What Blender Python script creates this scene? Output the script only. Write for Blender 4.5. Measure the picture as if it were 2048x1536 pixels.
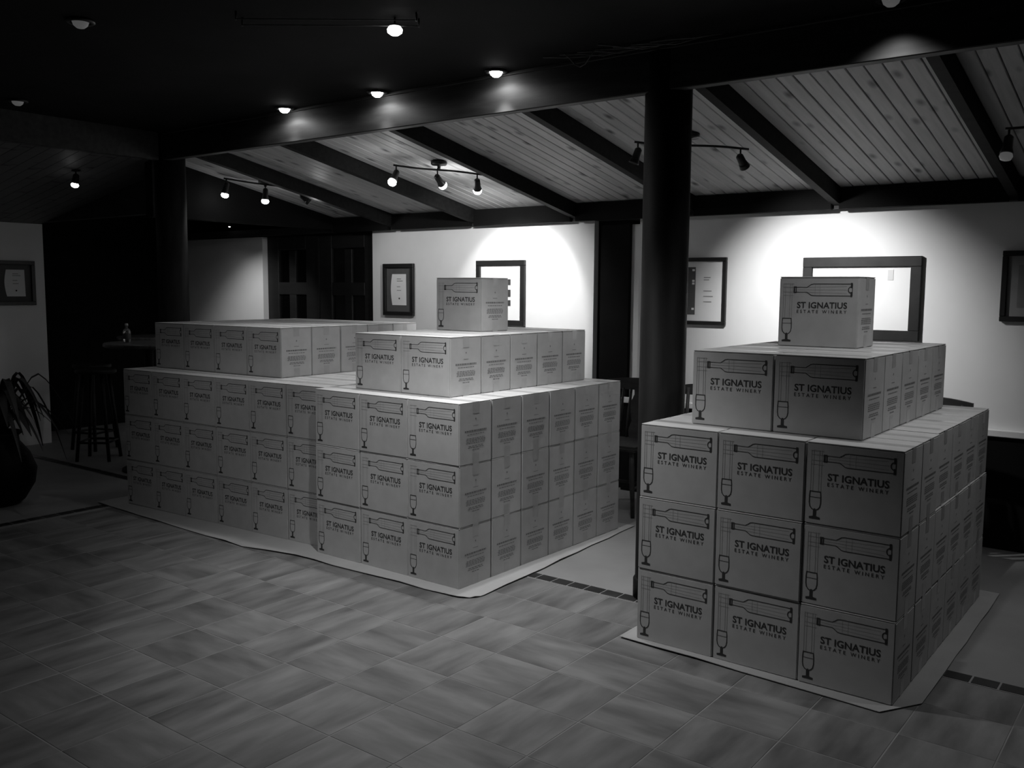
import bpy, bmesh, math, random
from mathutils import Vector, Matrix
R = random.Random(7)
scene = bpy.context.scene
for o in list(bpy.data.objects): bpy.data.objects.remove(o)
C = scene.collection

# ---------------------------------------------------------------- camera
YAW, PITCH, ROLL = 0.6515, 0.1028, 0.007
CAMZ, FPX = 1.4908, 1843.75
cy, sy = math.cos(YAW), math.sin(YAW)
cp, sp = math.cos(PITCH), math.sin(PITCH)
r0 = Vector((cy, sy, 0)); fw = Vector((-sy*cp, cy*cp, -sp)); up0 = Vector((-sy*sp, cy*sp, cp))
rt = r0*math.cos(ROLL) + up0*math.sin(ROLL); up = up0*math.cos(ROLL) - r0*math.sin(ROLL)
cd = bpy.data.cameras.new('camera'); cam = bpy.data.objects.new('camera', cd); C.objects.link(cam)
cam.matrix_world = Matrix(((rt.x, up.x, -fw.x, 0), (rt.y, up.y, -fw.y, 0), (rt.z, up.z, -fw.z, CAMZ), (0, 0, 0, 1)))
cd.sensor_width = 36; cd.lens = 36*FPX/2048; cd.clip_start = .05
scene.camera = cam

# ---------------------------------------------------------------- world, exposure
w = bpy.data.worlds.new('night'); scene.world = w; w.use_nodes = True
w.node_tree.nodes['Background'].inputs[0].default_value = (.5, .5, .5, 1)
w.node_tree.nodes['Background'].inputs[1].default_value = .0035
vs = scene.view_settings
vs.view_transform = 'Standard'; vs.look = 'None'; vs.gamma = 1; vs.exposure = 0.6; vs.use_curve_mapping = False

# ---------------------------------------------------------------- materials
def nmat(name, base=.5, rough=.7, spec=.3, noise=None, bump=0, coat=0, metal=0, rnd=0, stretch=(1, 1, 1), scale=8, amp=.3, detail=4):
    """grey procedural surface: noise varies the tone, object random shifts tone per piece"""
    m = bpy.data.materials.new(name); m.use_nodes = True
    nt = m.node_tree; N = nt.nodes; L = nt.links; b = N['Principled BSDF']
    b.inputs['Roughness'].default_value = rough; b.inputs['Specular IOR Level'].default_value = spec
    b.inputs['Metallic'].default_value = metal; b.inputs['Coat Weight'].default_value = coat
    tc = N.new('ShaderNodeTexCoord'); mp = N.new('ShaderNodeMapping'); nz = N.new('ShaderNodeTexNoise')
    mp.inputs['Scale'].default_value = stretch
    oi = N.new('ShaderNodeObjectInfo')
    ad = N.new('ShaderNodeVectorMath'); ad.operation = 'SCALE'; ad.inputs[0].default_value = (37, 53, 71)
    L.new(oi.outputs['Random'], ad.inputs['Scale'])
    L.new(tc.outputs['Object'], mp.inputs['Vector']); L.new(ad.outputs[0], mp.inputs['Location'])
    nz.inputs['Scale'].default_value = scale; nz.inputs['Detail'].default_value = detail
    L.new(mp.outputs[0], nz.inputs['Vector'])
    mr = N.new('ShaderNodeMapRange'); mr.inputs[1].default_value = .3; mr.inputs[2].default_value = .7
    mr.inputs[3].default_value = base*(1-amp); mr.inputs[4].default_value = base*(1+amp)
    L.new(nz.outputs['Fac'], mr.inputs[0])
    out = mr.outputs[0]
    if rnd:
        m2 = N.new('ShaderNodeMapRange'); m2.inputs[3].default_value = 1-rnd; m2.inputs[4].default_value = 1+rnd
        L.new(oi.outputs['Random'], m2.inputs[0])
        mu = N.new('ShaderNodeMath'); mu.operation = 'MULTIPLY'; L.new(out, mu.inputs[0]); L.new(m2.outputs[0], mu.inputs[1]); out = mu.outputs[0]
    cb = N.new('ShaderNodeCombineColor')
    for i in range(3): L.new(out, cb.inputs[i])
    L.new(cb.outputs[0], b.inputs['Base Color'])
    if bump:
        bp = N.new('ShaderNodeBump'); bp.inputs['Strength'].default_value = bump; bp.inputs['Distance'].default_value = .01
        L.new(nz.outputs['Fac'], bp.inputs['Height']); L.new(bp.outputs[0], b.inputs['Normal'])
    m['out'] = 1
    return m, out, cb
def M_(*a, **k): return nmat(*a, **k)[0]
def emit(name, strength):
    m = bpy.data.materials.new(name); m.use_nodes = True; b = m.node_tree.nodes['Principled BSDF']
    b.inputs['Base Color'].default_value = (.9, .9, .9, 1) if strength > 1 else (.12, .12, .12, 1)
    b.inputs['Emission Color'].default_value = (1, 1, 1, 1); b.inputs['Emission Strength'].default_value = strength
    return m
MAT = {}
MAT['card'] = M_('cardboard', .50, .75, .2, scale=14, amp=.05, rnd=.05, bump=.05)
MAT['ink'] = M_('dark print', .05, .7, .2, scale=30, amp=.1)
MAT['ink_faint'] = M_('faint print', .26, .7, .2, scale=30, amp=.1)
MAT['ink_side'] = M_('side print', .20, .7, .2, scale=30, amp=.1)
MAT['tape'] = M_('packing tape', .44, .28, .5, scale=20, amp=.06)
MAT['paper'] = M_('floor paper', .36, .7, .2, scale=5, amp=.06)
MAT['wall'] = M_('white plaster', .78, .85, .2, scale=6, amp=.02, bump=.03)
MAT['dark'] = M_('dark stained timber', .012, .55, .25, scale=6, stretch=(1, 1, 6), amp=.4)
MAT['beam'] = M_('dark beam timber', .030, .6, .2, scale=5, stretch=(1, 6, 6), amp=.3)
MAT['black'] = M_('black paint', .006, .8, .1, scale=5, amp=.2)
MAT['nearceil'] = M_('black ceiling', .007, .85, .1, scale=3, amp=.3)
MAT['rafter'] = M_('dark rafter timber', .012, .7, .12, scale=5, stretch=(1, 6, 6), amp=.3)
MAT['post'] = M_('dark post timber', .010, .6, .14, scale=7, stretch=(3, 3, .6), amp=.4)
MAT['rearfloor'] = M_('pale concrete', .24, .5, .35, scale=3, amp=.12, detail=6)
MAT['grout'] = M_('grout', .25, .8, .2, scale=9, amp=.1)
MAT['darktile'] = M_('black strip tile', .02, .4, .4, scale=12, amp=.3, rnd=.2)
MAT['metal'] = M_('dark lamp metal', .02, .4, .5, scale=9, amp=.2, metal=.3)
MAT['frame'] = M_('black frame', .015, .4, .4, scale=9, amp=.2)
MAT['frame_thick'] = M_('dark walnut frame', .020, .5, .25, scale=9, amp=.3)
MAT['mat_dark'] = M_('dark mat', .10, .8, .2, scale=9, amp=.1)
MAT['doc'] = M_('document paper', .80, .7, .2, scale=5, amp=.03)
MAT['doc_grey'] = M_('grey document', .30, .7, .2, scale=5, amp=.1)
MAT['leaf'] = M_('dark leaf', .012, .5, .3, scale=9, amp=.3)
MAT['pot'] = M_('dark pot glaze', .003, .6, .15, scale=6, amp=.3)
MAT['glass_dark'] = M_('dark pane', .002, .15, .5, scale=4, amp=.2)
MAT['vine'] = M_('dried vine', .10, .8, .2, scale=20, amp=.3)
MAT['doorframe'] = M_('door timber', .011, .5, .4, scale=6, stretch=(1, 1, 4), amp=.3)
MAT['white_obj'] = M_('pale ceramic', .55, .4, .5, scale=6, amp=.05)
MAT['bulb'] = emit('lit bulb', 14); MAT['bulb_dim'] = emit('dim bulb', .04); MAT['bulb_mid'] = emit('soft bulb', 3)
g = bpy.data.materials.new('clear glass'); g.use_nodes = True; gb = g.node_tree.nodes['Principled BSDF']
gb.inputs['Transmission Weight'].default_value = .9; gb.inputs['Roughness'].default_value = .05; gb.inputs['Base Color'].default_value = (.8, .8, .8, 1)
MAT['glass'] = g

def pine(name='knotty pine', base=.42):
    m, out, cb = nmat(name, base, .55, .3, scale=3, stretch=(14, 1.1, 1), amp=.12, rnd=.13)
    nt = m.node_tree; N = nt.nodes; L = nt.links
    tc = N.new('ShaderNodeTexCoord'); mp = N.new('ShaderNodeMapping'); oi = N.new('ShaderNodeObjectInfo')
    ad = N.new('ShaderNodeVectorMath'); ad.operation = 'SCALE'; ad.inputs[0].default_value = (91, 17, 5)
    L.new(oi.outputs['Random'], ad.inputs['Scale']); L.new(ad.outputs[0], mp.inputs['Location'])
    mp.inputs['Scale'].default_value = (10, 4.2, 1)
    L.new(tc.outputs['Object'], mp.inputs['Vector'])
    vo = N.new('ShaderNodeTexVoronoi'); vo.inputs['Scale'].default_value = 1.0; L.new(mp.outputs[0], vo.inputs['Vector'])
    mr = N.new('ShaderNodeMapRange'); mr.inputs[1].default_value = .07; mr.inputs[2].default_value = .26
    mr.inputs[3].default_value = .18; mr.inputs[4].default_value = 1
    L.new(vo.outputs['Distance'], mr.inputs[0])
    mu = N.new('ShaderNodeMath'); mu.operation = 'MULTIPLY'; L.new(out, mu.inputs[0]); L.new(mr.outputs[0], mu.inputs[1])
    for i in range(3): L.new(mu.outputs[0], cb.inputs[i])
    return m
MAT['pine'] = pine(); MAT['pine_dark'] = pine('darker pine', .10)  # second pine only has a lower base tone, for the end-aisle boards
def slate():
    m, out, cb = nmat('slate tile', .16, .45, .35, scale=4, stretch=(2.6, .6, 1), amp=.42, rnd=.09, bump=.08, detail=5)
    return m
MAT['slate'] = slate()

# ---------------------------------------------------------------- helpers
def obj(name, me, mat, parent=None, loc=(0, 0, 0), rot=(0, 0, 0)):
    if isinstance(me, bmesh.types.BMesh):
        d = bpy.data.meshes.new(name); me.to_mesh(d); me.free(); me = d
    if mat is not None:
        ms = mat if isinstance(mat, (list, tuple)) else [mat]
        if len(me.materials) == 0:
            for k in ms: me.materials.append(MAT[k])
    o = bpy.data.objects.new(name, me); C.objects.link(o)
    o.location = loc; o.rotation_euler = rot
    if parent is not None: o.parent = parent
    return o
def empty(name, loc=(0, 0, 0), rz=0):
    o = bpy.data.objects.new(name, None); C.objects.link(o); o.location = loc; o.rotation_euler = (0, 0, rz); o.empty_display_size = .05
    return o
def tag(o, label, cat, group=None):
    o['label'] = label; o['category'] = cat
    if group: o['group'] = group
    return o
def struct(o, label=None):
    o['kind'] = 'structure'
    if label: o['label'] = label
    return o
def box(bm, x0, x1, y0, y1, z0, z1, mi=0):
    v = [bm.verts.new(p) for p in ((x0,y0,z0),(x1,y0,z0),(x1,y1,z0),(x0,y1,z0),(x0,y0,z1),(x1,y0,z1),(x1,y1,z1),(x0,y1,z1))]
    for f in ((3,2,1,0),(4,5,6,7),(0,1,5,4),(1,2,6,5),(2,3,7,6),(3,0,4,7)):
        fc = bm.faces.new([v[i] for i in f]); fc.material_index = mi
    return v
def bbox(x0, x1, y0, y1, z0, z1, bev=0, seg=1):
    bm = bmesh.new(); box(bm, x0, x1, y0, y1, z0, z1)
    if bev: bmesh.ops.bevel(bm, geom=bm.edges[:], offset=bev, segments=seg, affect='EDGES')
    return bm
def lathe(bm, prof, seg=24, c=(0, 0, 0), cap=True, mi=0):
    rings = []
    for r, z in prof:
        rings.append([bm.verts.new((c[0]+r*math.cos(2*math.pi*i/seg), c[1]+r*math.sin(2*math.pi*i/seg), c[2]+z)) for i in range(seg)])
    for a, b in zip(rings, rings[1:]):
        for i in range(seg):
            f = bm.faces.new((a[i], a[(i+1) % seg], b[(i+1) % seg], b[i])); f.smooth = True; f.material_index = mi
    if cap:
        bm.faces.new(rings[0][::-1]); bm.faces.new(rings[-1])
    return bm
def tube(bm, pts, rad, seg=8, cap=True):
    pts = [Vector(p) for p in pts]; rings = []
    for i, p in enumerate(pts):
        t = (pts[min(i+1, len(pts)-1)] - pts[max(i-1, 0)]).normalized()
        a = t.orthogonal().normalized() if i == 0 else (pa - t*pa.dot(t)).normalized()
        pa = a; b = t.cross(a); r = rad[i] if isinstance(rad, (list, tuple)) else rad
        rings.append([bm.verts.new(p + (a*math.cos(2*math.pi*k/seg) + b*math.sin(2*math.pi*k/seg))*r) for k in range(seg)])
    for a, b in zip(rings, rings[1:]):
        for k in range(seg):
            f = bm.faces.new((a[k], a[(k+1) % seg], b[(k+1) % seg], b[k])); f.smooth = True
    if cap: bm.faces.new(rings[0][::-1]); bm.faces.new(rings[-1])
    return bm
def copy_tree(o, parent=None):
    c = o.copy(); C.objects.link(c); c.parent = parent
    for ch in o.children: copy_tree(ch, c)
    return c
def spot(name, loc, target, watts, angle, blend=.5, radius=.03, parent=None):
    l = bpy.data.lights.new(name, 'SPOT'); l.energy = watts; l.spot_size = math.radians(angle); l.spot_blend = blend; l.shadow_soft_size = radius
    o = bpy.data.objects.new(name, l); C.objects.link(o)
    o.location = loc; o.rotation_euler = (Vector(target)-Vector(loc)).to_track_quat('-Z', 'Y').to_euler()
    if parent is not None:
        o.parent = parent; o.matrix_parent_inverse = parent.matrix_world.inverted() if False else Matrix.Translation(-Vector(parent.location))
    return o
def point(name, loc, watts, radius, parent):
    l = bpy.data.lights.new(name, 'POINT'); l.energy = watts; l.shadow_soft_size = radius
    o = bpy.data.objects.new(name, l); C.objects.link(o); o.location = Vector(loc)-Vector(parent.location); o.parent = parent
    return o

# ================================================================= SETTING
VB, ZB, ZC = 3.82, 2.39, 2.585             # main beam front plane, beam underside, flat ceiling height
SLOPE = .195
def zc(v): return 2.50 - SLOPE*(v-3.9)     # board underside of the lean-to ceiling
VW = 5.90                                   # rear wall plane
UL = -8.77                                  # end wall plane

# ---- floor
floor = struct(obj('floor', bbox(-5.97, 2.6, -1.6, 3.85, -.06, -.0012), 'grout'), 'slate tiled floor of the central hall with pale grout')
T = .3
tile_me = None
def tile_mesh(sx, sy):
    bm = bmesh.new(); box(bm, -sx/2, sx/2, -sy/2, sy/2, -.006, 0)
    bmesh.ops.bevel(bm, geom=[e for e in bm.edges if all(v.co.z > -.001 for v in e.verts)], offset=.0008, segments=1, affect='EDGES')
    return bm
me = None
u = -2.265 - 12*T
us = [-2.265+T*k for k in range(-12, 10)]
vs_ = [2.575+T*k for k in range(-6, 4)]
for a in us:
    for b in vs_:
        if b < .7: continue
        # keep only tiles the view (or a step aside) can see
        d = -a*sy + b*cy; x = a*cy + b*sy
        if d < .6 or abs(x) > d*.8+1.6: continue
        w_ = T
        b1 = min(b+T, 3.765)
        if b1-b < .05: continue
        if abs(b1-b-T) < 1e-6:
            if me is None:
                o = obj('tile', tile_mesh(T-.005, T-.005), 'slate', floor); me = o.data
            else: o = obj('tile', me, None, floor)
        else:
            o = obj('tile', tile_mesh(T-.005, b1-b-.005), 'slate', floor)
        o.location = (a+T/2, (b+b1)/2, 0)
        if R.random() < .3 and abs(b1-b-T) < 1e-6: o.rotation_euler = (0, 0, math.pi/2)
floor2 = struct(obj('floor', bbox(-9.6, 2.6, 3.85, 8.2, -.06, -.001), 'rearfloor'), 'smooth pale floor of the rear aisle')
floor3 = struct(obj('floor', bbox(-9.6, -5.97, -1.6, 3.85, -.06, -.001), 'rearfloor'), 'smooth pale floor of the end aisle')
strip = struct(obj('trim_1', bbox(-9.0, 2.5, 3.768, 3.852, -.003, .0005), 'grout'), 'border strip of small black tiles between slate and pale floor')
sm = None
for k in range(-66, 24):
    a = -2.327 + .098*k
    if -5.9 < a < -2.82 or -2.0 < a < -.86 or a < -8.2: continue
    if sm is None: o = obj('strip_tile', tile_mesh(.090, .070), 'darktile', strip); sm = o.data
    else: o = obj('strip_tile', sm, None, strip)
    o.location = (a+.049, 3.81, .003)
strip2 = struct(obj('trim_2', bbox(-5.985, -5.905, .6, 3.766, -.003, .0005), 'grout'), 'border strip of small black tiles along the end aisle')
for k in range(0, 32):
    b = .65 + .098*k
    if b > 3.66: continue
    o = obj('strip_tile', sm, None, strip2); o.location = (-5.945, b+.049, .003); o.rotation_euler = (0, 0, math.pi/2)

# ---- near flat ceiling, beams
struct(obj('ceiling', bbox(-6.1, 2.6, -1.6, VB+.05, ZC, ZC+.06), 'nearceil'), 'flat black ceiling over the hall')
struct(obj('ceiling_beam', bbox(-6.2, 2.6, VB, VB+.06, ZB, ZC+.05, .004), 'beam'), 'deep dark timber beam across the two round posts')
struct(obj('ceiling_beam', bbox(-6.16, -6.10, -1.6, VB-.002, ZB, ZC+.05, .004), 'beam'), 'deep dark timber beam running along the end aisle')

struct(obj('trim_7', bbox(-6.05, 2.5, VB-.014, VB, ZC-.016, ZC, .002), 'beam'), 'slim moulding where the beam meets the black ceiling')
# ---- lean-to ceiling with rafters and boards
lean = struct(empty('ceiling', (0, 0, 0)), 'sloping pine board ceiling on dark rafters')
ang = -math.atan(SLOPE); V0, V1 = 3.84, 6.06
LEN = (V1-V0)/math.cos(ang)
raf_l = [.97*k - .0 for k in ()]
RAF = [1.94, .97, .0, -.97, -1.95, -2.93, -3.895, -4.875, -5.80]
rm = None
for ul in RAF:
    bm = bmesh.new(); box(bm, 0, .05, 0, LEN, -.10, .0)
    if rm is None: o = obj('rafter', bm, 'rafter', lean); rm = o.data
    else: bm.free(); o = obj('rafter', rm, None, lean)
    o.location = (ul, V0, zc(V0)); o.rotation_euler = (ang, 0, 0)
bays = [(RAF[i+1]+.05, RAF[i]) for i in range(len(RAF)-1)] + [(-6.5, RAF[-1])]
for a, b in bays:
    n = 12 if b-a > .8 else 9
    wd = (b-a)/n
    bm0 = bmesh.new(); box(bm0, -wd/2+.0022, wd/2-.0022, 0, LEN, 0, .018)
    bmesh.ops.bevel(bm0, geom=[e for e in bm0.edges if all(v.co.z < .001 for v in e.verts)], offset=.003, segments=1, affect='EDGES')
    bme = None
    for i in range(n):
        if bme is None: o = obj('board', bm0, 'pine', lean); bme = o.data
        else: o = obj('board', bme, None, lean)
        o.location = (a+wd*(i+.5), V0, zc(V0)+R.uniform(0, .002)); o.rotation_euler = (ang, 0, 0)
# roofing above the boards, so that nothing shines through the joints
bm = bmesh.new(); box(bm, -6.55, 2.0, 0, LEN, .02, .05); o = obj('roof_sheet', bm, 'black', lean); o.location = (0, V0, zc(V0)); o.rotation_euler = (ang, 0, 0)
# dark blocking between the rafters above the wall top
for a, b in bays:
    o = obj('blocking', bbox(a, b, 5.80, 5.84, 1.995, zc(5.84)+.002), 'black', lean)
# bulkhead beam at the left end of the lean-to, and unlit end-aisle ceiling
struct(obj('ceiling_beam', bbox(-6.6, -6.5, 4.0, 6.05, 2.02, 2.5), 'black'), 'dark bulkhead beam closing the sloping ceiling')
endc = struct(empty('ceiling'), 'dim sloping board ceiling over the end aisle')
ang2 = math.atan(.17); n = 40
L2 = (8.9-6.2)/math.cos(ang2)
bme = None
for i in range(n):
    v = 4.25 - .1*(i+.5)
    if v < .4: break
    if bme is None:
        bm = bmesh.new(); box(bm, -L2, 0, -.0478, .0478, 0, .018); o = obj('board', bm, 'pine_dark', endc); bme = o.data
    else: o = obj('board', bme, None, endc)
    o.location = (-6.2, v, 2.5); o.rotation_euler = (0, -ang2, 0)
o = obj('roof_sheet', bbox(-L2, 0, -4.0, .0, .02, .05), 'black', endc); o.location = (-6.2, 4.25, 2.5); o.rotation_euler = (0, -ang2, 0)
struct(obj('ceiling_beam', bbox(-9.6, -6.6, 4.25, 4.33, 2.08, 2.6), 'beam'), 'dark cross beam over the end aisle opening')
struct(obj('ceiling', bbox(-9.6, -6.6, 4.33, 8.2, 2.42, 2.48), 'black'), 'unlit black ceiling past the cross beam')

# ---- walls
def wall(name, x0, x1, y0, y1, z0, z1, mat, label): return struct(obj(name, bbox(x0, x1, y0, y1, z0, z1), mat), label)
wall('wall_rear', -6.09, -3.735, VW, VW+.1, 0, 2.0, 'wall', 'white partition wall with two framed pictures')
wall('wall_rear', -9.2, -7.66, VW, VW+.1, 0, 1.99, 'wall', 'short white wall panel beyond the left round post')
wall('wall_rear', -3.36, 2.4, VW+.02, VW+.12, .66, 2.0, 'wall', 'long white wall with framed pictures above a dark dado')
wall('wall_rear', -3.47, -3.36, VW+.10, VW+.2, .66, 1.97, 'wall', 'narrow recessed strip of pale wall beside the dark opening')
wall('wall_rear', -3.47, 2.4, VW, VW+.2, 0, .66, 'black', 'dark dado along the foot of the white wall')
struct(obj('trim_3', bbox(-3.47, 2.4, VW-.02, VW+.02, .66, .70, .004), 'wall'), 'pale dado rail on the white wall')
struct(obj('trim_4', bbox(-3.735, -3.47, VW+.06, VW+.2, 0, 2.3), 'black'), 'dark timber jamb between the two white walls')
struct(obj('trim_5', bbox(-9.6, 2.4, VW-.06, VW+.2, 2.0, 2.06), 'beam'), 'dark timber plate on top of the rear walls')
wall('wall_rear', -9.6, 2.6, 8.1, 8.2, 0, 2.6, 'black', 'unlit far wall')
wall('wall_left', UL-.12, UL, -1.6, 4.256, 0, 2.06, 'wall', 'white end wall behind the potted plant')
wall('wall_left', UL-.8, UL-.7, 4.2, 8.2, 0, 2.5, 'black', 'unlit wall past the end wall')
wall('wall_right', 2.5, 2.6, -1.6, 8.2, 0, 2.7, 'dark', 'dark timber side wall of the hall')
# glazed double door between the white panels
door = struct(empty('door_1', (0, 0, 0)), 'dark timber glazed double door')
DV = VW+.08
for (x0, x1) in ((-7.66, -6.905), (-6.875, -6.09)):
    st = .17; xm = (x0+x1)/2
    leaf = obj('door_leaf', bbox(x0, x1, DV+.02, DV+.03, 0, 2.0), 'black', door)
    for nm, a, b, z0, z1 in (('stile', x0, x0+st, 0, 2.0), ('stile', x1-st, x1, 0, 2.0), ('mullion', xm-.05, xm+.05, .31, 1.85),
                         ('rail', x0+st, x1-st, 1.86, 2.0), ('rail', x0+st, x1-st, 1.42, 1.54), ('rail', x0+st, x1-st, .86, .98), ('rail', x0+st, x1-st, 0, .3)):
        obj(nm, bbox(a, b, DV-(.016 if nm == 'mullion' else .02), DV+.02, z0, z1, .004), 'doorframe', leaf)
    for (z0, z1) in ((.3, .86), (.98, 1.42), (1.54, 1.86)):
        for (a, b) in ((x0+st, xm-.05), (xm+.05, x1-st)):
            obj('pane', bbox(a, b, DV+.004, DV+.01, z0, z1), 'glass_dark', leaf)
struct(obj('trim_6', bbox(-6.905, -6.875, DV-.03, DV+.03, 0, 2.0), 'doorframe'), 'meeting post of the glazed door')

# ================================================================= ROUND POSTS
def post(u, v, label):
    e = empty('round_post', (u, v, 0)); tag(e, label, 'post', 'round timber posts')
    bm = bmesh.new(); lathe(bm, [(.111, .0), (.111, .05), (.109, .06), (.109, ZC)], 40); obj('shaft', bm, 'post', e)
    bm = bmesh.new(); lathe(bm, [(.118, 0), (.118, .09), (.111, .10)], 40); obj('base_collar', bm, 'post', e)
    return e
post(-2.085, 3.915, 'round dark timber post rising behind the narrow carton stack')
post(-6.13, 3.915, 'round dark timber post at the free end of the long carton stack')

# ================================================================= CARTONS
W, D, H = .3519, .2541, .31
bw, bd = W-.004, D-.004
def carton_mesh():
    bm = bmesh.new(); box(bm, -bw/2, bw/2, -bd/2, bd/2, .0, H-.004)
    bmesh.ops.bevel(bm, geom=bm.edges[:], offset=.004, segments=2, affect='EDGES')
    # two closed top flaps meeting along the middle
    for s in (-1, 1):
        b2 = bmesh.new(); y0, y1 = sorted((s*.0012, s*(bd/2-.0015)))
        box(b2, -bw/2+.001, bw/2-.001, y0, y1, H-.0045, H-.0006)
        bmesh.ops.bevel(b2, geom=b2.edges[:], offset=.0012, segments=1, affect='EDGES')
        t = bpy.data.meshes.new('t'); b2.to_mesh(t); b2.free(); bm.from_mesh(t); bpy.data.meshes.remove(t)
    return bm
def text_polys(s, width, x0, zbase, bold=0.0, space=1.0):
    """mesh triangles of a line of lettering in the built-in font, fitted to a width"""
    c = bpy.data.curves.new('lettering', 'FONT'); c.body = s; c.size = 1; c.offset = bold; c.space_character = space; c.resolution_u = 3
    o = bpy.data.objects.new('lettering', c); C.objects.link(o); bpy.context.view_layer.update()
    m = o.evaluated_get(bpy.context.evaluated_depsgraph_get()).to_mesh()
    co = [v.co.copy() for v in m.vertices]; fs = [list(p.vertices) for p in m.polygons]
    bpy.data.objects.remove(o); bpy.data.curves.remove(c)
    a = min(p.x for p in co); b = max(p.x for p in co); k = width/(b-a)
    return [(x0+(p.x-a)*k, zbase+p.y*k) for p in co], fs, k
def add2d(bm, pts, faces, put, mi=0):
    vs = [bm.verts.new(put(x, z)) for x, z in pts]
    for f in faces:
        try: bm.faces.new([vs[i] for i in f]).material_index = mi
        except ValueError: pass
def stroke(bm, pts, wd, put, mi=0, closed=False):
    n = len(pts); idx = range(n if closed else n-1)
    for i in idx:
        (x0, z0), (x1, z1) = pts[i], pts[(i+1) % n]
        dx, dz = x1-x0, z1-z0; l = math.hypot(dx, dz) or 1; ex, ez = dx/l*wd/2, dz/l*wd/2; nx, nz = -ez, ex
        q = [(x0-ex+nx, z0-ez+nz), (x0-ex-nx, z0-ez-nz), (x1+ex-nx, z1+ez-nz), (x1+ex+nx, z1+ez+nz)]
        add2d(bm, q, [(0, 1, 2, 3)], put, mi)
def logo_mesh(which):
    bm = bmesh.new(); Y = -bd/2-.0006
    X = lambda t: -W/2+t*W
    Z = lambda t: H*(1-t)
    lift = [0]
    def put(x, z): lift[0] += 1; return (x, Y-(lift[0] % 97)*2e-7, z)
    c0 = .188
    if which == 'bottle_print':
      # lying bottle outline
      up = [(.205, c0-.034), (.355, c0-.034), (.385, c0-.055), (.41, c0-.076), (.44, c0-.083), (.915, c0-.083)]
      lo = [(.915, c0+.083), (.44, c0+.083), (.41, c0+.076), (.385, c0+.055), (.355, c0+.034), (.205, c0+.034)]
      P = [(X(a), Z(b)) for a, b in up+lo]
      stroke(bm, P, .0028, put, closed=True)
      q = [(X(.193), Z(c0-.04)), (X(.222), Z(c0-.04)), (X(.222), Z(c0+.04)), (X(.193), Z(c0+.04))]
      stroke(bm, q, .004, put, closed=True)
      stroke(bm, [(X(.905), Z(c0-.085)), (X(.905), Z(c0-.04))], .008, put); stroke(bm, [(X(.905), Z(c0+.04)), (X(.905), Z(c0+.085))], .008, put)
      arc = [(X(.905-.038*math.sin(t)), Z(c0-.045*math.cos(t))) for t in [math.pi*i/10 for i in range(11)]]
      stroke(bm, arc, .0035, put)
      # faint construction lines
      for t in (c0-.083, c0-.034, c0+.034, c0+.083): stroke(bm, [(X(.06), Z(t)), (X(.19), Z(t))], .0012, put, 1)
      for t in (.06, .085, .145, .17): stroke(bm, [(X(t), Z(c0-.09)), (X(t), Z(.6))], .0012, put, 1)
      for t in (-.05, 0, .05): stroke(bm, [(X(.24), Z(c0+t*.6)), (X(.85), Z(c0+t))], .0009, put, 1)
      for t in (.46, .52): stroke(bm, [(X(t), Z(c0-.08)), (X(t), Z(c0+.08))], .0009, put, 1)
    if which == 'glass_print':
      # wine glass outline
      gx = .114
      bowl = [(-.055, .60), (-.060, .66), (-.060, .74), (-.052, .785), (-.034, .812), (-.012, .825), (-.012, .905), (-.05, .915), (-.05, .93),
              (.05, .93), (.05, .915), (.012, .905), (.012, .825), (.034, .812), (.052, .785), (.060, .74), (.060, .66), (.055, .60)]
      stroke(bm, [(X(gx+a), Z(b)) for a, b in bowl], .0036, put, closed=True)
      stroke(bm, [(X(gx), Z(.82)), (X(gx), Z(.92))], .007, put); stroke(bm, [(X(gx-.048), Z(.922)), (X(gx+.048), Z(.922))], .007, put)
      stroke(bm, [(X(gx-.058), Z(.67)), (X(gx+.058), Z(.67))], .0018, put)
    # lettering
    if which == 'name_lettering':
      p, f, k = text_polys('ST IGNATIUS', .622*W, X(.238), Z(.447), .022, 1.02); add2d(bm, p, f, put)
    if which == 'estate_lettering':
      p, f, k = text_polys('ESTATE WINERY', .618*W, X(.238), Z(.518), .008, 1.6); add2d(bm, p, f, put)
    return bm
def side_mesh(s):
    """unreadable small print on the narrow side, centred lines of dashes"""
    rr = random.Random(3); bm = bmesh.new(); X0 = s*(bw/2+.0006)
    put = lambda y, z: (X0, y*s, z)
    def line(zt, wd, th, gap=.004):
        y = -wd/2
        while y < wd/2-.004:
            l = min(rr.uniform(.008, .022), wd/2-y); z = H*(1-zt)
            add2d(bm, [(y, z-th/2), (y+l, z-th/2), (y+l, z+th/2), (y, z+th/2)], [(0, 1, 2, 3)], put); y += l+gap
    add2d(bm, [(0, H*.745), (.005, H*.725), (0, H*.705), (-.005, H*.725)], [(0, 3, 2, 1)], put)
    add2d(bm, [(-.02, H*.62), (-.02, H*.612), (.02, H*.612), (.02, H*.62)], [(0, 1, 2, 3)], put)
    line(.465, .168, .0085, .003); line(.52, .13, .004)
    for t, wd in ((.585, .14), (.61, .15), (.635, .145), (.66, .15), (.71, .11), (.735, .12), (.775, .055)): line(t, wd, .0042)
    return bm
def tape_mesh(top):
    """one bent strip: along the lid (or base) and folded down (or up) both narrow sides"""
    bm = bmesh.new(); h = .024; e = bw/2+.0007
    zs = (H-.058, H-.0003) if top else (.055, -.0001)
    pr = [(-e, zs[0]), (-e, zs[1]), (e, zs[1]), (e, zs[0])]; L_ = [[bm.verts.new((x, y, z)) for y in (-h, h)] for x, z in pr]
    for a, b in zip(L_, L_[1:]): bm.faces.new((a[0], a[1], b[1], b[0]))
    bmesh.ops.recalc_face_normals(bm, faces=bm.faces[:])
    return bm
proto = obj('carton', carton_mesh(), 'card'); cm = proto.data; tmp = [proto]; PM = {}
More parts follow.
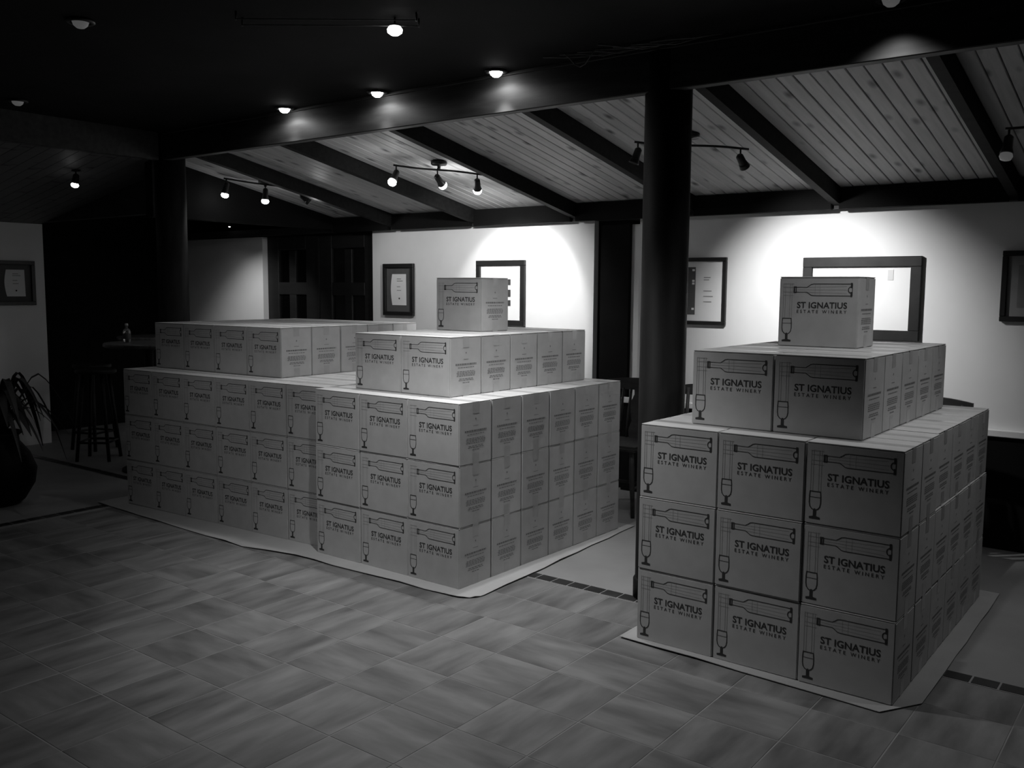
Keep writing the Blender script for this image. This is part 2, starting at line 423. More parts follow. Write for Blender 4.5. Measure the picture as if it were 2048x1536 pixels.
for nm in ('bottle_print', 'glass_print', 'name_lettering', 'estate_lettering'):
    o = obj(nm, logo_mesh(nm), ('ink', 'ink_faint')); PM[nm] = o.data; tmp.append(o)
for nm, bm in (('side_print', side_mesh(1)), ('tape', tape_mesh(True)), ('base_tape', tape_mesh(False))):
    o = obj(nm, bm, 'ink_side' if nm == 'side_print' else 'tape'); PM[nm] = o.data; tmp.append(o)
for o in tmp: bpy.data.objects.remove(o)
def carton(x, y, z, rz, label, group, logo=True, side=True, sx=1., j=.0006):
    o = obj('carton', cm, None)
    o.location = (x+R.uniform(-j, j), y+R.uniform(-j, j), z); o.rotation_euler = (0, 0, rz+R.uniform(-.003, .003)); o.scale = (sx, 1, 1)
    tag(o, label, 'carton', group)
    nms = ['tape'] + (['bottle_print', 'glass_print', 'name_lettering', 'estate_lettering'] if logo else []) + (['base_tape', 'side_print'] if side else [])
    for nm in nms:
        c = obj(nm, PM[nm], None, o)
        if nm == 'side_print': c['kind'] = 'stuff'
    return o
ORD = ['first', 'second', 'third', 'fourth', 'fifth', 'sixth']
TIER = ['bottom', 'second', 'third']
LC = Vector((-2.891, 3.375)); RC = Vector((-.835, 3.371))
def grid(origin, yaw, nu, nv, k, m, sx=1.):
    """centre of carton k from the right, m back, of a block whose front right corner is origin"""
    a = Vector((math.cos(yaw), math.sin(yaw))); b = Vector((-math.sin(yaw), math.cos(yaw)))
    return origin - a*(k+.5)*W*sx + b*(m+.5)*D
def offs(tier, k, m, seed):
    q = random.Random(seed*1000+tier*100+k*10+m); return Vector((q.uniform(-.0008, .0008), q.uniform(-.007, .0) if m == 0 else 0))
# long stack, protruding end: 3 wide, 6 deep, 3 high
for t in range(3):
    for k in range(3):
        for m in range(6):
            c = grid(LC, 0, 3, 6, k, m) + offs(t, k, m, 1)
            if m == 0: lab, gr = f'logo carton in {TIER[t]} tier, {ORD[k]} from the front corner of the long stack', 'logo side of the long stack'
            elif k == 0: lab, gr = f'carton on text side of the long stack, {TIER[t]} tier, {ORD[m]} back from front corner', 'text side of the long stack'
            else: lab, gr = f'inner carton, protruding end of long stack, {TIER[t]} tier, {ORD[m]} row back, {ORD[k]} column', f'inner cartons of the long stack end, {TIER[t]} tier'
            carton(c.x, c.y, t*H, 0, lab, gr, m == 0, k == 0)
# long stack, set-back part: 6 wide, 6 deep, 3 high
B0 = LC + Vector((-3*W-.006, .0777)); BY, BS = .0517, .3216/W
for t in range(3):
    for k in range(6):
        for m in range(6):
            c = grid(B0, BY, 6, 6, k, m, BS)
            if m == 0: c = c + offs(t, k, m, 2)*.5
            if m == 0: lab, gr = f'logo carton in {TIER[t]} tier, {ORD[5-k]} from the post end of the long stack', 'logo side of the long stack'
            elif k == 5: lab, gr = f'carton on the post end of the long stack, {TIER[t]} tier, {ORD[m]} row back', f'post end of the long stack, {TIER[t]} tier'
            else: lab, gr = f'inner carton of long stack, {TIER[t]} tier, {ORD[m]} row back, {ORD[5-k]} from post end', f'inner cartons of the long stack, {TIER[t]} tier'
            carton(c.x, c.y, t*H, BY, lab, gr, m == 0, False, BS, .0008)
# wide upper block on the set-back part: 4 wide, 5 deep
U0 = LC + Vector((-1.653, .2485)); UY = .0441
for k in range(4):
    for m in range(5):
        c = grid(U0, UY, 4, 5, k, m, BS)
        if m == 0: lab = f'logo carton in the wide upper block of the long stack, {ORD[k]} from its text side'
        elif k == 0: lab = f'carton on text side of the wide upper block, long stack, {ORD[m]} back'
        else: lab = f'taped carton in the wide upper block, {ORD[m]} row back, {ORD[k]} from its text side'
        carton(c.x, c.y, 3*H, UY, lab, 'wide upper block of the long stack', m == 0, k == 0, BS, .0008)
# short upper block on the protruding end: 2 wide, 5 deep
U1 = LC + Vector((-.199, .1567))
for k in range(2):
    for m in range(5):
        c = grid(U1, 0, 2, 5, k, m)
        if m == 0: lab = f'logo carton in the narrow upper block of the long stack, {ORD[k]} from its text side'
        elif k == 0: lab = f'carton on text side of the narrow upper block, long stack, {ORD[m]} back'
        else: lab = f'carton in the rear column of the narrow upper block, long stack, {ORD[m]} back'
        carton(c.x, c.y, 3*H, 0, lab, 'narrow upper block of the long stack', m == 0, k == 0)
c = grid(LC + Vector((-.4542, .7202)), 0, 1, 1, 0, 0)
carton(c.x, c.y, 4*H, -.01, 'single logo carton crowning the long stack, in front of a framed picture', None)
# narrow stack: 3 wide, 6 deep, 3 high
for t in range(3):
    for k in range(3):
        for m in range(6):
            c = grid(RC, 0, 3, 6, k, m) + offs(t, k, m, 3)
            if t == 2 and m >= 2: c = c + Vector((-.007, .011))
            if m == 0: lab, gr = f'logo carton in {TIER[t]} tier, {ORD[k]} from the outer corner of the narrow stack', 'logo side of the narrow stack'
            elif k == 0: lab, gr = f'carton on text side of the narrow stack, {TIER[t]} tier, {ORD[m]} back from outer corner', 'text side of the narrow stack'
            else: lab, gr = f'inner carton of narrow stack, {TIER[t]} tier, {ORD[m]} row back, {ORD[k]} from text side', f'inner cartons of the narrow stack, {TIER[t]} tier'
            carton(c.x, c.y, t*H, 0, lab, gr, m == 0, k == 0)
U2 = RC + Vector((-.1858, .1296))
for k in range(2):
    for m in range(5):
        c = grid(U2, 0, 2, 5, k, m) + Vector((0, .004 if m >= 3 else 0))
        if m == 0: lab = f'logo carton in the upper block of the narrow stack, {ORD[k]} from its text side'
        elif k == 0: lab = f'carton on text side of the upper block, narrow stack, {ORD[m]} back'
        else: lab = f'carton in the post-side column of the upper block, narrow stack, {ORD[m]} back'
        carton(c.x, c.y, 3*H, 0, lab, 'upper block of the narrow stack', m == 0, k == 0)
c = grid(RC + Vector((-.3909, .6742)), 0, 1, 1, 0, 0)
carton(c.x, c.y, 4*H, .02, 'single logo carton crowning the narrow stack', None)

# ---- paper laid under the stacks
def sheet(name, outline, label, wav):
    bm = bmesh.new(); n = len(outline); q = random.Random(5)
    pts = []
    for i in range(n):
        a = Vector(outline[i]); b = Vector(outline[(i+1) % n]); l = (b-a).length; k = max(1, int(l/.12)); d = (b-a).normalized(); nn = Vector((d.y, -d.x))
        for s in range(k):
            pts.append(a+(b-a)*s/k + nn*(q.uniform(-wav, wav) if s else 0))
    top = [bm.verts.new((p.x, p.y, .0045)) for p in pts]; bot = [bm.verts.new((p.x, p.y, .0035)) for p in pts]
    cen = sum(pts, Vector((0, 0)))/len(pts)
    inn = [bm.verts.new((p.x+(cen.x-p.x)*.12, p.y+(cen.y-p.y)*.12, -.0002)) for p in pts]
    m = len(pts)
    for i in range(m):
        j = (i+1) % m
        bm.faces.new((bot[i], bot[j], top[j], top[i])); bm.faces.new((top[i], top[j], inn[j], inn[i]))
    bm.faces.new(inn)
    bmesh.ops.recalc_face_normals(bm, faces=bm.faces[:])
    o = obj(name, bm, 'paper'); tag(o, label, 'paper'); return o
def arc2(c, r, a0, a1, n=6): return [(c[0]+r*math.cos(math.radians(a0+(a1-a0)*i/n)), c[1]+r*math.sin(math.radians(a0+(a1-a0)*i/n))) for i in range(n+1)]
PAPZ = .005
def sheet2(name, outline, label, wav):
    bm = bmesh.new(); n = len(outline); q = random.Random(5); pts = []
    for i in range(n):
        a = Vector(outline[i]); b = Vector(outline[(i+1) % n]); l = (b-a).length; k = max(1, int(l/.15)); d = (b-a).normalized() if l else Vector((1, 0)); nn = Vector((d.y, -d.x))
        for s in range(k): pts.append(a+(b-a)*s/k + nn*(q.uniform(-wav, wav) if s else 0))
    top = [bm.verts.new((p.x, p.y, .0052+ (q.uniform(0, .005)))) for p in pts]; bot = [bm.verts.new((p.x, p.y, v.co.z-.0022)) for p, v in zip(pts, top)]
    cen = sum(pts, Vector((0, 0)))/len(pts)
    i1 = [bm.verts.new((p.x+(cen-p).normalized().x*.05, p.y+(cen-p).normalized().y*.05, .0042)) for p in pts]
    m = len(pts)
    for i in range(m):
        j = (i+1) % m
        bm.faces.new((bot[i], bot[j], top[j], top[i])); bm.faces.new((top[i], top[j], i1[j], i1[i]))
    bm.faces.new(i1); bm.faces.new(bot[::-1])
    bmesh.ops.recalc_face_normals(bm, faces=bm.faces[:])
    o = obj(name, bm, 'paper'); tag(o, label, 'paper'); return o
sheet2('floor_paper', [(-6.08, 5.05), (-6.06, 3.235), (-5.5, 3.215), (-5.1, 3.205), (-4.38, 3.185), (-4.0, 3.262), (-3.4, 3.275)] + arc2((-2.86, 3.40), .11, -90, 0) + [(-2.765, 3.75), (-2.80, 4.3), (-2.845, 5.02)],
      'thin pale protective sheet laid on the floor under the long carton stack', .006)
sheet2('floor_paper', [(-1.96, 5.0), (-1.95, 3.335), (-1.4, 3.315), (-.86, 3.292), (-.757, 3.46), (-.755, 4.2), (-.765, 5.0)],
      'thin pale protective sheet laid on the floor under the narrow carton stack', .004)
for o in list(C.objects):                     # everything carried by the sheets stands on their upper face
    if o.name.startswith('carton'): o.location.z += .0044

# ================================================================= PICTURES
def picture(u0, u1, z0, z1, fw_, fmat, label, kind, wallv, rot=None):
    """framed picture: built in its own plane (x right, z up), hung on a wall facing -v"""
    wd, ht = u1-u0, z1-z0
    e = empty('framed_picture', ((u0+u1)/2, wallv-.002, z0)); tag(e, label, 'picture')
    if rot is not None: e.location = rot[0]; e.rotation_euler = (0, 0, rot[1])
    t = .028
    bm = bmesh.new(); x = wd/2
    for a, b, c, d in ((-x, x, ht-fw_, ht), (-x, x, 0, fw_), (-x, -x+fw_, fw_, ht-fw_), (x-fw_, x, fw_, ht-fw_)): box(bm, a, b, -t, 0, c, d)
    bmesh.ops.bevel(bm, geom=bm.edges[:], offset=.003, segments=1, affect='EDGES')
    obj('frame', bm, fmat, e)
    xi = x-fw_
    def plate(nm, pts, y, mat, par=e):
        b2 = bmesh.new(); f = [b2.verts.new((px, y, pz)) for px, pz in pts]; k = [b2.verts.new((px, y+.0015, pz)) for px, pz in pts]; n = len(f)
        b2.faces.new(f); b2.faces.new(k[::-1])
        for i in range(n): b2.faces.new((f[i], k[i], k[(i+1) % n], f[(i+1) % n]))
        bmesh.ops.recalc_face_normals(b2, faces=b2.faces[:])
        return obj(nm, b2, mat, par)
    rc = lambda a, b, c, d: [(a, c), (b, c), (b, d), (a, d)]
    if kind == 'label':            # dark mat with a pale sheet whose left edge is curved
        plate('mat', rc(-xi, xi, fw_, ht-fw_), -.010, 'mat_dark')
        l, r, b, tp = -xi*.52, xi*.62, ht*.20, ht*.80
        cv = [(l-.018*math.sin(math.pi*i/8), b+(tp-b)*i/8) for i in range(9)]
        s = plate('sheet', cv[::-1][:0] + [(r, b)] + [(r-.004, tp)] + cv[::-1], -.013, 'doc')
        for q, wd2 in ((.70, .05), (.66, .07), (.55, .04), (.48, .05)): plate('print_line', rc(-.02, -.02+wd2, ht*q, ht*q+.006), -.0145, 'doc_grey', s)
        plate('seal', [(.008+.008*math.cos(i), ht*.33+.008*math.sin(i)) for i in [2*math.pi*k/10 for k in range(10)]], -.0145, 'ink', s)
    elif kind == 'blocks':         # white sheet with a column of dark blocks on the right
        s = plate('sheet', rc(-xi, xi, fw_, ht-fw_), -.010, 'doc')
        for zz, h2 in ((.62, .09), (.44, .11), (.30, .09)): plate('print_block', rc(xi*.36, xi*.50, ht*zz, ht*(zz+h2)), -.0125, 'ink', s)
    elif kind == 'bar':            # white sheet with a dark vertical bar and faint writing
        s = plate('sheet', rc(-xi, xi, fw_, ht-fw_), -.010, 'doc')
        bar = plate('print_bar', rc(-xi*.55, .012, ht*.15, ht*.86), -.0125, 'mat_dark', s)
        for q in (.80, .64, .60, .22): plate('print_line', rc(-.012, .006, ht*q, ht*q+.014), -.014, 'doc', s)
        for q, a in ((.70, .05), (.665, .04), (.5, .06), (.42, .07), (.34, .06)): plate('print_line', rc(.075, .075+a, ht*q, ht*q+.005), -.0125, 'doc_grey', s)
    elif kind == 'plain':
        s = plate('sheet', rc(-xi, xi, fw_, ht-fw_), -.010, 'doc')
        plate('print_block', rc(xi*.55, xi*.66, ht*.72, ht*.84), -.0125, 'mat_pale', s)
    else:
        s = plate('sheet', rc(-xi, xi, fw_, ht-fw_), -.010, 'doc_grey')
        plate('inner_sheet', rc(-xi*.72, xi*.72, fw_+.05, ht-fw_-.05), -.0125, 'mat_grey2', s)
    # glazing
    return e
MAT['mat_pale'] = M_('very faint print', .62, .7, .2, scale=9, amp=.05)
MAT['mat_grey2'] = M_('mid grey sheet', .22, .7, .2, scale=9, amp=.1)
picture(-5.937, -5.567, 1.25, 1.704, .035, 'frame', 'small black framed certificate on a dark mat, partition wall', 'label', VW)
picture(-4.86, -4.366, 1.198, 1.718, .042, 'frame', 'black framed white document behind the carton crowning the long stack', 'blocks', VW)
picture(-3.16, -2.673, 1.252, 1.715, .026, 'frame', 'thin black framed document with a dark bar, beside the round post', 'bar', VW+.02)
picture(-2.144, -1.423, 1.192, 1.704, .062, 'frame_thick', 'wide picture in a thick dark frame behind the narrow stack', 'plain', VW+.02)
picture(-.993, -.55, 1.325, 1.726, .03, 'frame', 'dim dark framed picture on the white wall past the thick framed one', 'grey', VW+.02)
picture(-.18, .18, 1.31, 1.715, .035, 'frame', 'black framed certificate on the white end wall above the plant', 'label', 0, ((UL+.002, 3.98, 1.31), math.pi/2))

# ================================================================= LAMPS
def downlight(u, v, watts, label, bulb='bulb', ang=150, blend=.9, aim=None, r=.036, spill=0):
    e = empty('downlight', (u, v, ZC)); tag(e, label, 'ceiling lamp', 'ceiling downlights')
    bm = bmesh.new(); lathe(bm, [(.040, -.001), (.056, -.001), (.058, -.008), (.050, -.014), (.040, -.012)], 28, cap=False); obj('trim_ring', bm, 'metal', e)
    bm = bmesh.new(); lathe(bm, [(.002, -.034), (.016, -.032), (.028, -.022), (r, -.001)], 24, cap=False)
    bm.faces.new([x for x in sorted(bm.verts[:24], key=lambda q: 0)][:24]) if False else None
    obj('bulb', bm, bulb, e)
    if watts: spot('downlight_beam', (u, v, ZC-.04), aim or (u, v, 0), watts, ang, blend, .03, e)
    if spill: spot('downlight_spill', (u, v, ZC-.036), (u, v, 0), spill, 174, .4, .03, e)
    return e
downlight(-2.971, 3.745, 50, 'lit downlight beside the beam above the front corner of the long stack', 'bulb', 75, 1, (-2.98, 3.6, 0), spill=3.2)
downlight(-3.818, 3.745, 10, 'lit downlight beside the beam above the middle of the long stack', 'bulb', 75, 1, spill=3.2)
downlight(-4.62, 3.745, 7, 'lit downlight beside the beam above the set-back part of the long stack', 'bulb', 75, 1, spill=3.2)
downlight(-1.05, 3.70, 12, 'dim downlight beside the beam above the narrow stack', 'bulb_dim', 118)
downlight(-.20, 3.70, 18, 'added unseen downlight continuing the beam row past the text side of the narrow stack', 'bulb_dim', 75, 1, (-.95, 4.1, 1.0))  # unseen lamp, added to the row to light the stack's text side
downlight(-3.823, 2.05, 24, 'dim downlight in the black ceiling over the open slate floor', 'bulb_dim', 66, 1, (-4.3, 3.4, .8))
downlight(-5.744, 2.676, 3, 'dim downlight in the black ceiling near the end aisle', 'bulb_dim', 90, 1, (-5.5, 3.4, .4))
# cable lamp: two tensioned wires carrying one bulb
e = empty('cable_lamp', (-2.74, 2.79, ZC)); tag(e, 'lit bulb hanging from two tensioned wires under the black ceiling', 'ceiling lamp')
dr = Vector((cy, sy, 0))
for off, dz in ((0, -.03), (.085, -.03)):
    a = Vector((.04-off*.6, -.06+off*.8, dz)); bm = bmesh.new(); tube(bm, [a-dr*.62, a+dr*.10], .0022, 6); obj('wire', bm, 'vine', e)
    for s in (-.62, .10):
        bm = bmesh.new(); q = a+dr*s; tube(bm, [q+Vector((0, 0, -.004)), (q.x, q.y, 0)], .004, 6); obj('wire_anchor', bm, 'metal', e)
bm = bmesh.new(); lathe(bm, [(.004, 0), (.004, -.028), (.022, -.03), (.024, -.04)], 20, cap=False); obj('lamp_holder', bm, 'metal', e)
bm = bmesh.new(); lathe(bm, [(.024, -.036), (.032, -.048), (.030, -.06), (.016, -.07), (.002, -.072)], 20, cap=False); obj('bulb', bm, 'bulb_mid', e)
spot('cable_lamp_beam', (-2.74, 2.79, ZC-.085), (-2.55, 3.15, 0), 88, 100, 1, .03, e)

def track(cu, cv, ends, heads, label, label_mat='bulb'):
    """ceiling canopy, wavy bar and swivelling heads; ends/heads in room coordinates"""
    e = empty('track_light', (cu, cv, zc(cv))); tag(e, label, 'spotlight', 'track spotlights')
    o0 = Vector(e.location)
    bm = bmesh.new(); lathe(bm, [(.055, 0), (.055, -.018), (.048, -.026), (.012, -.028), (.010, -.05)], 24); obj('canopy', bm, 'metal', e)
    a, b = Vector(ends[0])-o0, Vector(ends[1])-o0; d = b-a; sd = Vector((-d.y, d.x, 0)).normalized()
    pts = [a+d*t+sd*.035*math.sin(2*math.pi*t) + Vector((0, 0, -.0)) for t in [i/16 for i in range(17)]]
    bm = bmesh.new(); tube(bm, pts, .0065, 8); obj('bar', bm, 'metal', e)
    # canopy sits over the bar: short drop
    mid = pts[8]; bm = bmesh.new(); tube(bm, [(0, 0, -.03), (mid.x*.5, mid.y*.5, (-.03+mid.z)/2), mid], .006, 8); obj('drop', bm, 'metal', e)
    for t, aim, watts, ang, blend, bulb, glow in heads:
        p = a+d*t+sd*.035*math.sin(2*math.pi*t); dirv = (Vector(aim)-(o0+p+Vector((0, 0, -.07)))).normalized()
        hinge = p+Vector((0, 0, -.05))
        st = bm = bmesh.new(); tube(bm, [p, hinge], .005, 8); obj('stem', bm, 'metal', e)
        q = dirv.to_track_quat('Z', 'Y').to_matrix().to_4x4(); q.translation = hinge-dirv*.012
        bm = bmesh.new(); lathe(bm, [(.010, -.01), (.020, .0), (.022, .05), (.029, .075), (.029, .08)] + ([(.026, .08), (.024, .05)] if bulb == 'bulb_mid' else []), 20); bmesh.ops.transform(bm, matrix=q, verts=bm.verts[:]); hd = obj('head', bm, 'metal', e)
        bm = bmesh.new(); lathe(bm, [(.012, .0802), (.026, .082), (.030, .094), (.024, .108), (.010, .114), (.001, .115)], 18, cap=False); bm2 = bm
        if bulb == 'bulb_mid':
            bm.free(); bm2 = bm = bmesh.new(); lathe(bm, [(.001, .052), (.023, .052)], 18, cap=False)
        bmesh.ops.transform(bm, matrix=q, verts=bm.verts[:]); obj('bulb', bm, bulb, hd)
        pos = o0+hinge+dirv*.125
        if watts: spot('track_beam', pos, pos+dirv, watts, ang, blend, .02, e)
        if glow: point('track_glow', pos+Vector((0, 0, .0)), glow, .02, e)
    return e
track(-4.23, 4.72, ((-4.48, 4.54, 2.315), (-3.98, 4.87, 2.25)),
      [(.03, (-4.3, 3.4, .6), 8, 100, .8, 'bulb', .6), (.5, (-4.42, 5.9, 1.38), 30, 58, .3, 'bulb', .9), (.95, (-4.7, 5.75, 1.2), 38, 120, .8, 'bulb', .7)],
      'lit three-head track spotlight on the pine ceiling before the partition wall')
track(-2.37, 4.70, ((-2.64, 4.57, 2.308), (-2.09, 4.85, 2.255)),
      [(.03, (-3.1, 4.35, .7), 10, 95, .9, 'bulb_mid', 0), (.93, (-1.98, 5.9, 1.2), 72, 92, 1.0, 'bulb_mid', 0)],
      'dark two-head track spotlight behind the round post, aimed at the white wall')
track(-6.10, 4.74, ((-6.35, 4.53, 2.35), (-5.85, 4.95, 2.258)),
      [(.03, (-6.6, 4.3, .4), .8, 90, .8, 'bulb', .05), (.5, (-6.2, 4.7, .4), .8, 90, .8, 'bulb', .05), (.95, (-5.5, 5.9, 1.4), 4, 100, .7, 'bulb_mid', .6)],
      'lit three-head track spotlight near the bulkhead beam by the end aisle')
track(-.62, 4.80, ((-.84, 4.86, 2.245), (-.35, 4.80, 2.255)),
      [(.03, (-.9, 4.4, .5), 2, 110, .9, 'bulb_dim', 0), (.95, (-.5, 4.2, .4), 3, 100, .9, 'bulb_dim', 0)],
      'dim track spotlight on the pine ceiling beyond the narrow stack')
# single spot under the end aisle ceiling
def small_spot(loc, zt, aim, watts, ang, label, group, bulb='bulb', s=1., blend=.8):
    e = empty('ceiling_spotlight', (loc[0], loc[1], zt)); tag(e, label, 'spotlight', group)
    h = loc[2]-zt; dv = (Vector(aim)-Vector(loc)).normalized(); q = dv.to_track_quat('Z', 'Y').to_matrix().to_4x4(); q.translation = Vector((0, 0, h))
    bm = bmesh.new(); lathe(bm, [(.03*s, 0), (.03*s, -.012), (.006*s, -.014), (.006*s, h)], 16); obj('stem', bm, 'metal', e)
    bm = bmesh.new(); lathe(bm, [(.01*s, -.02*s), (.022*s, -.01*s), (.026*s, .05*s), (.026*s, .052*s)], 18); bmesh.ops.transform(bm, matrix=q, verts=bm.verts[:]); hd = obj('head', bm, 'metal', e)
    bm = bmesh.new(); lathe(bm, [(.022*s, .053*s), (.030*s, .066*s), (.022*s, .082*s), (.002*s, .088*s)], 16, cap=False); bmesh.ops.transform(bm, matrix=q, verts=bm.verts[:]); obj('bulb', bm, bulb, hd)
    if watts: spot('spot_beam', Vector(loc)+dv*.1*s, aim, watts, ang, blend, .02, e)
    return e
small_spot((-6.98, 3.66, 2.32), 2.5-.17*.78, (-7.5, 3.5, 0), .8, 120, 'lit spotlight on the dim board ceiling of the end aisle', 'end aisle spotlights', 'bulb_mid')
FARL = ['largest lit spotlight of the receding row beyond the left round post', 'second spotlight of the receding row, next to the largest', 'third spotlight of the receding row, next to the last', 'last and smallest spotlight of the receding row by the white panel']
far = [(-7.25, 4.88, 2.18), (-7.5, 5.16, 2.17), (-7.66, 5.38, 2.16), (-8.02, 5.78, 2.12)]
for i, (p_, a_, wt) in enumerate(zip(far, ((-7.62, 5.9, .75), (-7.9, 5.9, .8), (-8.3, 5.9, .8), (-8.6, 6.0, 1.0)), (24, 1, 1, 0))):
    small_spot(p_, 2.42, a_, wt, 80, FARL[i], 'receding row of small spotlights', 'bulb' if i == 0 else 'bulb_mid', (.8, .4, .4, .35)[i])

# ================================================================= DRIED VINE on the beam edge
e = empty('dried_vine', (-2.4, 3.70, ZC)); tag(e, 'tangle of dried vine stems hanging along the beam near the round post', 'vine')
def vstem(pts, r): bm = bmesh.new(); tube(bm, [Vector(p)-Vector((-2.4, 3.70, ZC)) for p in pts], r, 6); obj('stem', bm, 'vine', e)
vstem([(-2.50, 3.66, 2.583), (-2.48, 3.68, 2.56), (-2.465, 3.70, 2.535), (-2.44, 3.705, 2.522), (-2.41, 3.70, 2.53), (-2.38, 3.69, 2.55), (-2.34, 3.67, 2.578)], .003)
for i in range(7):
    a = -2.62+.09*i; vstem([(a, 3.66+.01*i, 2.582), (a+.10, 3.69, 2.572+.004*math.sin(i)), (a+.22, 3.70+.01*math.sin(3*i), 2.556+.006*math.cos(2*i)), (a+.34, 3.73, 2.57)], .0025)
vstem([(-2.29, 3.62, 2.583), (-2.2, 3.68, 2.572), (-2.12, 3.72, 2.56), (-2.05, 3.74, 2.565)], .003)

MAT['chairwood'] = M_('dark chair timber', .04, .5, .3, scale=6, stretch=(1, 1, 5), amp=.3)
# ================================================================= CHAIRS along the rear wall
def make_chair():
    e = empty('dining_chair')
    bm = bmesh.new(); box(bm, -.21, .21, -.21, .19, .43, .465); bmesh.ops.bevel(bm, geom=bm.edges[:], offset=.015, segments=2, affect='EDGES'); obj('seat', bm, 'chairwood', e)
    for sx in (-1, 1):
        for y, s in ((-.17, -1), (.15, 1)):
            bm = bmesh.new(); tube(bm, [(sx*.16, y, .44), (sx*.175, y+s*.02, .30), (sx*.20, y+s*.045, 0)], [.014, .02, .013], 10); obj('leg', bm, 'chairwood', e)
        bm = bmesh.new(); tube(bm, [(sx*.18, .16, .455), (sx*.19, .20, .65), (sx*.20, .235, .84)], [.015, .013, .012], 10); obj('back_post', bm, 'chairwood', e)
        bm = bmesh.new(); tube(bm, [(sx*.188, -.20, .19), (sx*.188, .18, .19)], .010, 8); obj('stretcher', bm, 'chairwood', e)
    bm = bmesh.new(); tube(bm, [(-.185, -.01, .19), (.185, -.01, .19)], .010, 8); obj('stretcher', bm, 'chairwood', e)
    # curved crest rail
    bm = bmesh.new(); rows = []
    for i in range(13):
        t = -1+i/6; y = .215+.035*(1-t*t)+.02; zt = .875-.02*t*t; zb = .79+.005*t*t
        rows.append([bm.verts.new((t*.25, y+dy, z)) for dy, z in ((-.011, zb), (.011, zb), (.013, zt), (-.009, zt))])
    for a, b in zip(rows, rows[1:]):
        for k in range(4): bm.faces.new((a[k], a[(k+1) % 4], b[(k+1) % 4], b[k]))
    bm.faces.new(rows[0][::-1]); bm.faces.new(rows[-1]); bmesh.ops.recalc_face_normals(bm, faces=bm.faces[:]); obj('crest_rail', bm, 'chairwood', e)
    for x in (-.12, .12, -.06, .06):
        bm = bmesh.new(); tube(bm, [(x*.9, .165, .455), (x, .205, .63), (x*1.05, .25, .80)], [.008, .013, .008], 8); obj('spindle', bm, 'chairwood', e)
    # vase-shaped splat
    bm = bmesh.new(); prof = [(.03, .455), (.045, .52), (.028, .58), (.05, .66), (.055, .70), (.03, .76), (.035, .80)]
    L_ = []
    for wd_, z in prof:
        y = .165+(z-.455)*.23; L_.append([bm.verts.new((x, y+dy, z)) for x, dy in ((-wd_, -.005), (wd_, -.005), (wd_, .005), (-wd_, .005))])
    for a, b in zip(L_, L_[1:]):
        for k in range(4): bm.faces.new((a[k], a[(k+1) % 4], b[(k+1) % 4], b[k]))
    bm.faces.new(L_[0][::-1]); bm.faces.new(L_[-1]); obj('splat', bm, 'chairwood', e)
    return e
ch = make_chair()
CH = [((-3.17, 5.40), .0, 'dark spindle-back chair left of the tall post, between the two carton stacks'), ((-2.92, 4.98), .0, ''), ((-1.30, 5.36), -.03, 'dark chair by the white wall, only its curved crest rail showing above the narrow stack')]
CH[0] = (CH[0][0], .05, 'dark spindle-back chair by the dado, in the gap between the carton stacks')
CH[1] = ((-2.60, 5.38), -.03, 'dark spindle-back chair by the dado, mostly behind the round post')
for i, (p_, rz, lab) in enumerate(CH):
    o = ch if i == 0 else copy_tree(ch)
    o.location = (p_[0], p_[1], 0); o.rotation_euler = (0, 0, rz); o.scale = (1, 1, 1.025 if i == 2 else 1); tag(o, lab, 'chair', 'chairs along the rear wall')

# ================================================================= END AISLE: bar tables, stools, bottle, plant
def bar_table(u, v, r, label):
    e = empty('bar_table', (u, v, 0)); tag(e, label, 'table', 'tall round tables')
    bm = bmesh.new(); lathe(bm, [(r-.012, 1.005), (r, 1.012), (r, 1.032), (r-.008, 1.04)], 40); obj('table_top', bm, 'tabletop', e)
    bm = bmesh.new(); lathe(bm, [(.06, .03), (.035, .06), (.032, .5), (.035, .97), (.09, 1.005)], 24); obj('pedestal', bm, 'dark', e)
    bm = bmesh.new(); lathe(bm, [(.23, 0), (.23, .018), (.20, .03), (.06, .04)], 32); obj('base', bm, 'dark', e)
MAT['tabletop'] = M_('worn dark tabletop', .11, .35, .5, scale=10, stretch=(1, 5, 1), amp=.4)
bar_table(-6.86, 4.14, .34, 'tall dark round table carrying a clear bottle')
bar_table(-7.72, 4.72, .32, 'tall dark round table behind the one with the bottle')
def make_stool():
    e = empty('bar_stool')
    bm = bmesh.new(); lathe(bm, [(.15, .745), (.165, .755), (.165, .775), (.15, .785)], 28); obj('seat', bm, 'dark', e)
    for a in range(4):
        t = math.pi/4+a*math.pi/2; c_, s_ = math.cos(t), math.sin(t)
        bm = bmesh.new(); tube(bm, [(c_*.11, s_*.11, .75), (c_*.19, s_*.19, 0)], [.017, .015], 8); obj('leg', bm, 'dark', e)
        t2 = t+math.pi/2; z = .16; k = .19-.08*z/.75
        bm = bmesh.new(); tube(bm, [(c_*k, s_*k, z), (math.cos(t2)*k, math.sin(t2)*k, z)], .010, 8); obj('rung', bm, 'dark', e)
    return e
st = make_stool()
for i, (p_, rz, lab) in enumerate((((-7.62, 4.10), .7, 'dark wooden bar stool with rung beside the tall table'), ((-8.15, 4.35), .3, 'dark wooden bar stool near the white end wall'))):
    o = st if i == 0 else copy_tree(st)
    o.location = (p_[0], p_[1], 0); o.rotation_euler = (0, 0, rz); tag(o, lab, 'stool', 'bar stools in the end aisle')
e = empty('bottle', (-6.97, 4.02, 1.0402)); tag(e, 'small clear bottle with a pale cap on the tall round table', 'bottle')
bm = bmesh.new(); lathe(bm, [(.026, 0), (.030, .006), (.030, .085), (.026, .10), (.011, .115), (.010, .13)], 24); obj('body', bm, 'glass', e)
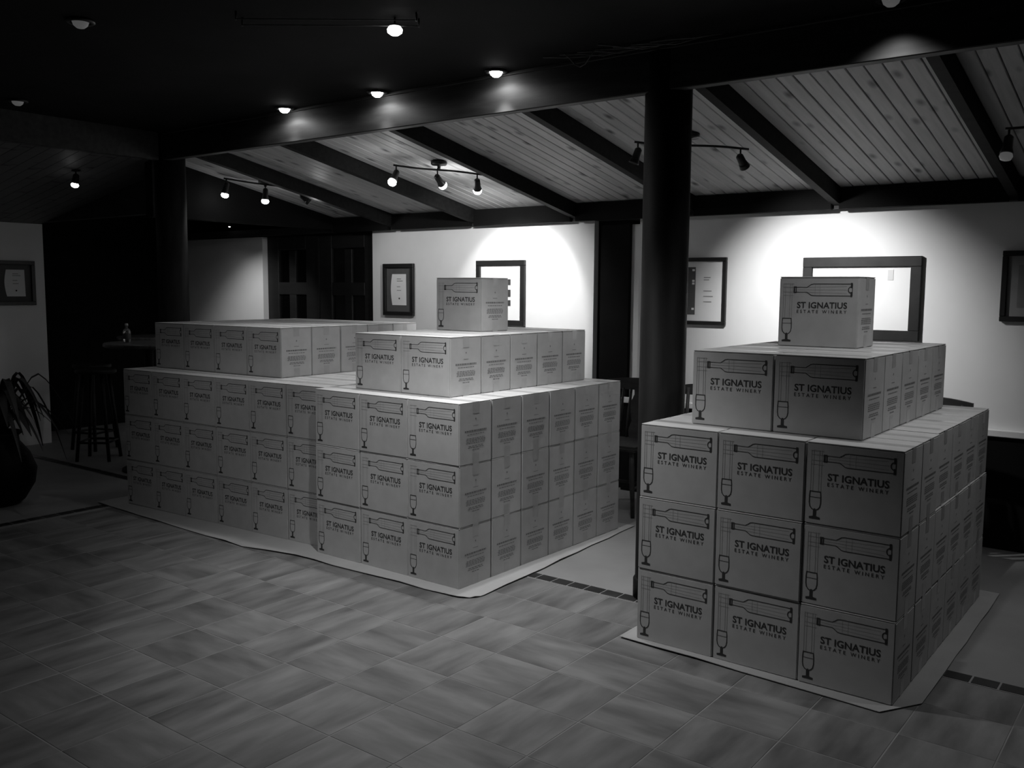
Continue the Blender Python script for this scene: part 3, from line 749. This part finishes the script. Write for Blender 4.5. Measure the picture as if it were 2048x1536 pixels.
bm = bmesh.new(); lathe(bm, [(.013, .13), (.013, .148), (.010, .152)], 20); obj('cap', bm, 'white_obj', e)
bm = bmesh.new(); lathe(bm, [(.0304, .03), (.0304, .07)], 24, cap=False); obj('paper_label', bm, 'mat_dark', e)
e = empty('notebook', (-6.72, 4.25, 1.0402), .5)
bm = bbox(-.09, .09, -.06, .06, 0, .002); cvr = obj('cover', bm, 'mat_dark', e); obj('pages', bbox(-.087, .087, -.058, .058, .002, .016), 'doc_grey', e); obj('cover', bbox(-.09, .09, -.06, .06, .016, .018), 'mat_dark', e)
tag(e, 'closed notebook lying on the tall table by the bottle', 'book')
# potted plant
e = empty('potted_plant', (-6.56, 2.80, 0)); tag(e, 'drooping long-leaved plant in a bulbous dark pot', 'plant')
bm = bmesh.new(); lathe(bm, [(.13, 0), (.17, .03), (.235, .14), (.25, .24), (.21, .35), (.15, .43), (.145, .47), (.17, .49), (.16, .50), (.13, .46)], 36, cap=False); bm.faces.new(bm.verts[:36][::-1]) if False else None; obj('pot', bm, 'pot', e)
bm = bmesh.new(); lathe(bm, [(.001, .455), (.14, .455)], 24, cap=False); obj('soil', bm, 'black', e)
q = random.Random(11)
for i in range(46):
    a = 2*math.pi*i/46*3.4+q.uniform(-.2, .2); ln = q.uniform(.18, .50); hgt = q.uniform(.16, .46); wd = q.uniform(.016, .030); fall = q.uniform(.3, .85)*(ln/.5)
    d = Vector((math.cos(a), math.sin(a), 0)); n_ = Vector((-d.y, d.x, 0)); bm = bmesh.new(); rows = []
    for s in range(12):
        t = s/11; p_ = d*(.03+ln*(t**.85)) + Vector((0, 0, .455+hgt*math.sin(min(1, t*2)*math.pi/2) - fall*max(0, t-.4)**1.5*1.6))
        w_ = wd*(math.sin(math.pi*(.10+.88*t))**.8)
        rows.append((bm.verts.new(p_-n_*w_), bm.verts.new(p_+Vector((0, 0, -w_*.4))), bm.verts.new(p_+n_*w_)))
    for r1, r2 in zip(rows, rows[1:]):
        for k in (0, 1):
            f = bm.faces.new((r1[k], r1[k+1], r2[k+1], r2[k])); f.smooth = True
    obj('leaf', bm, 'leaf', e)
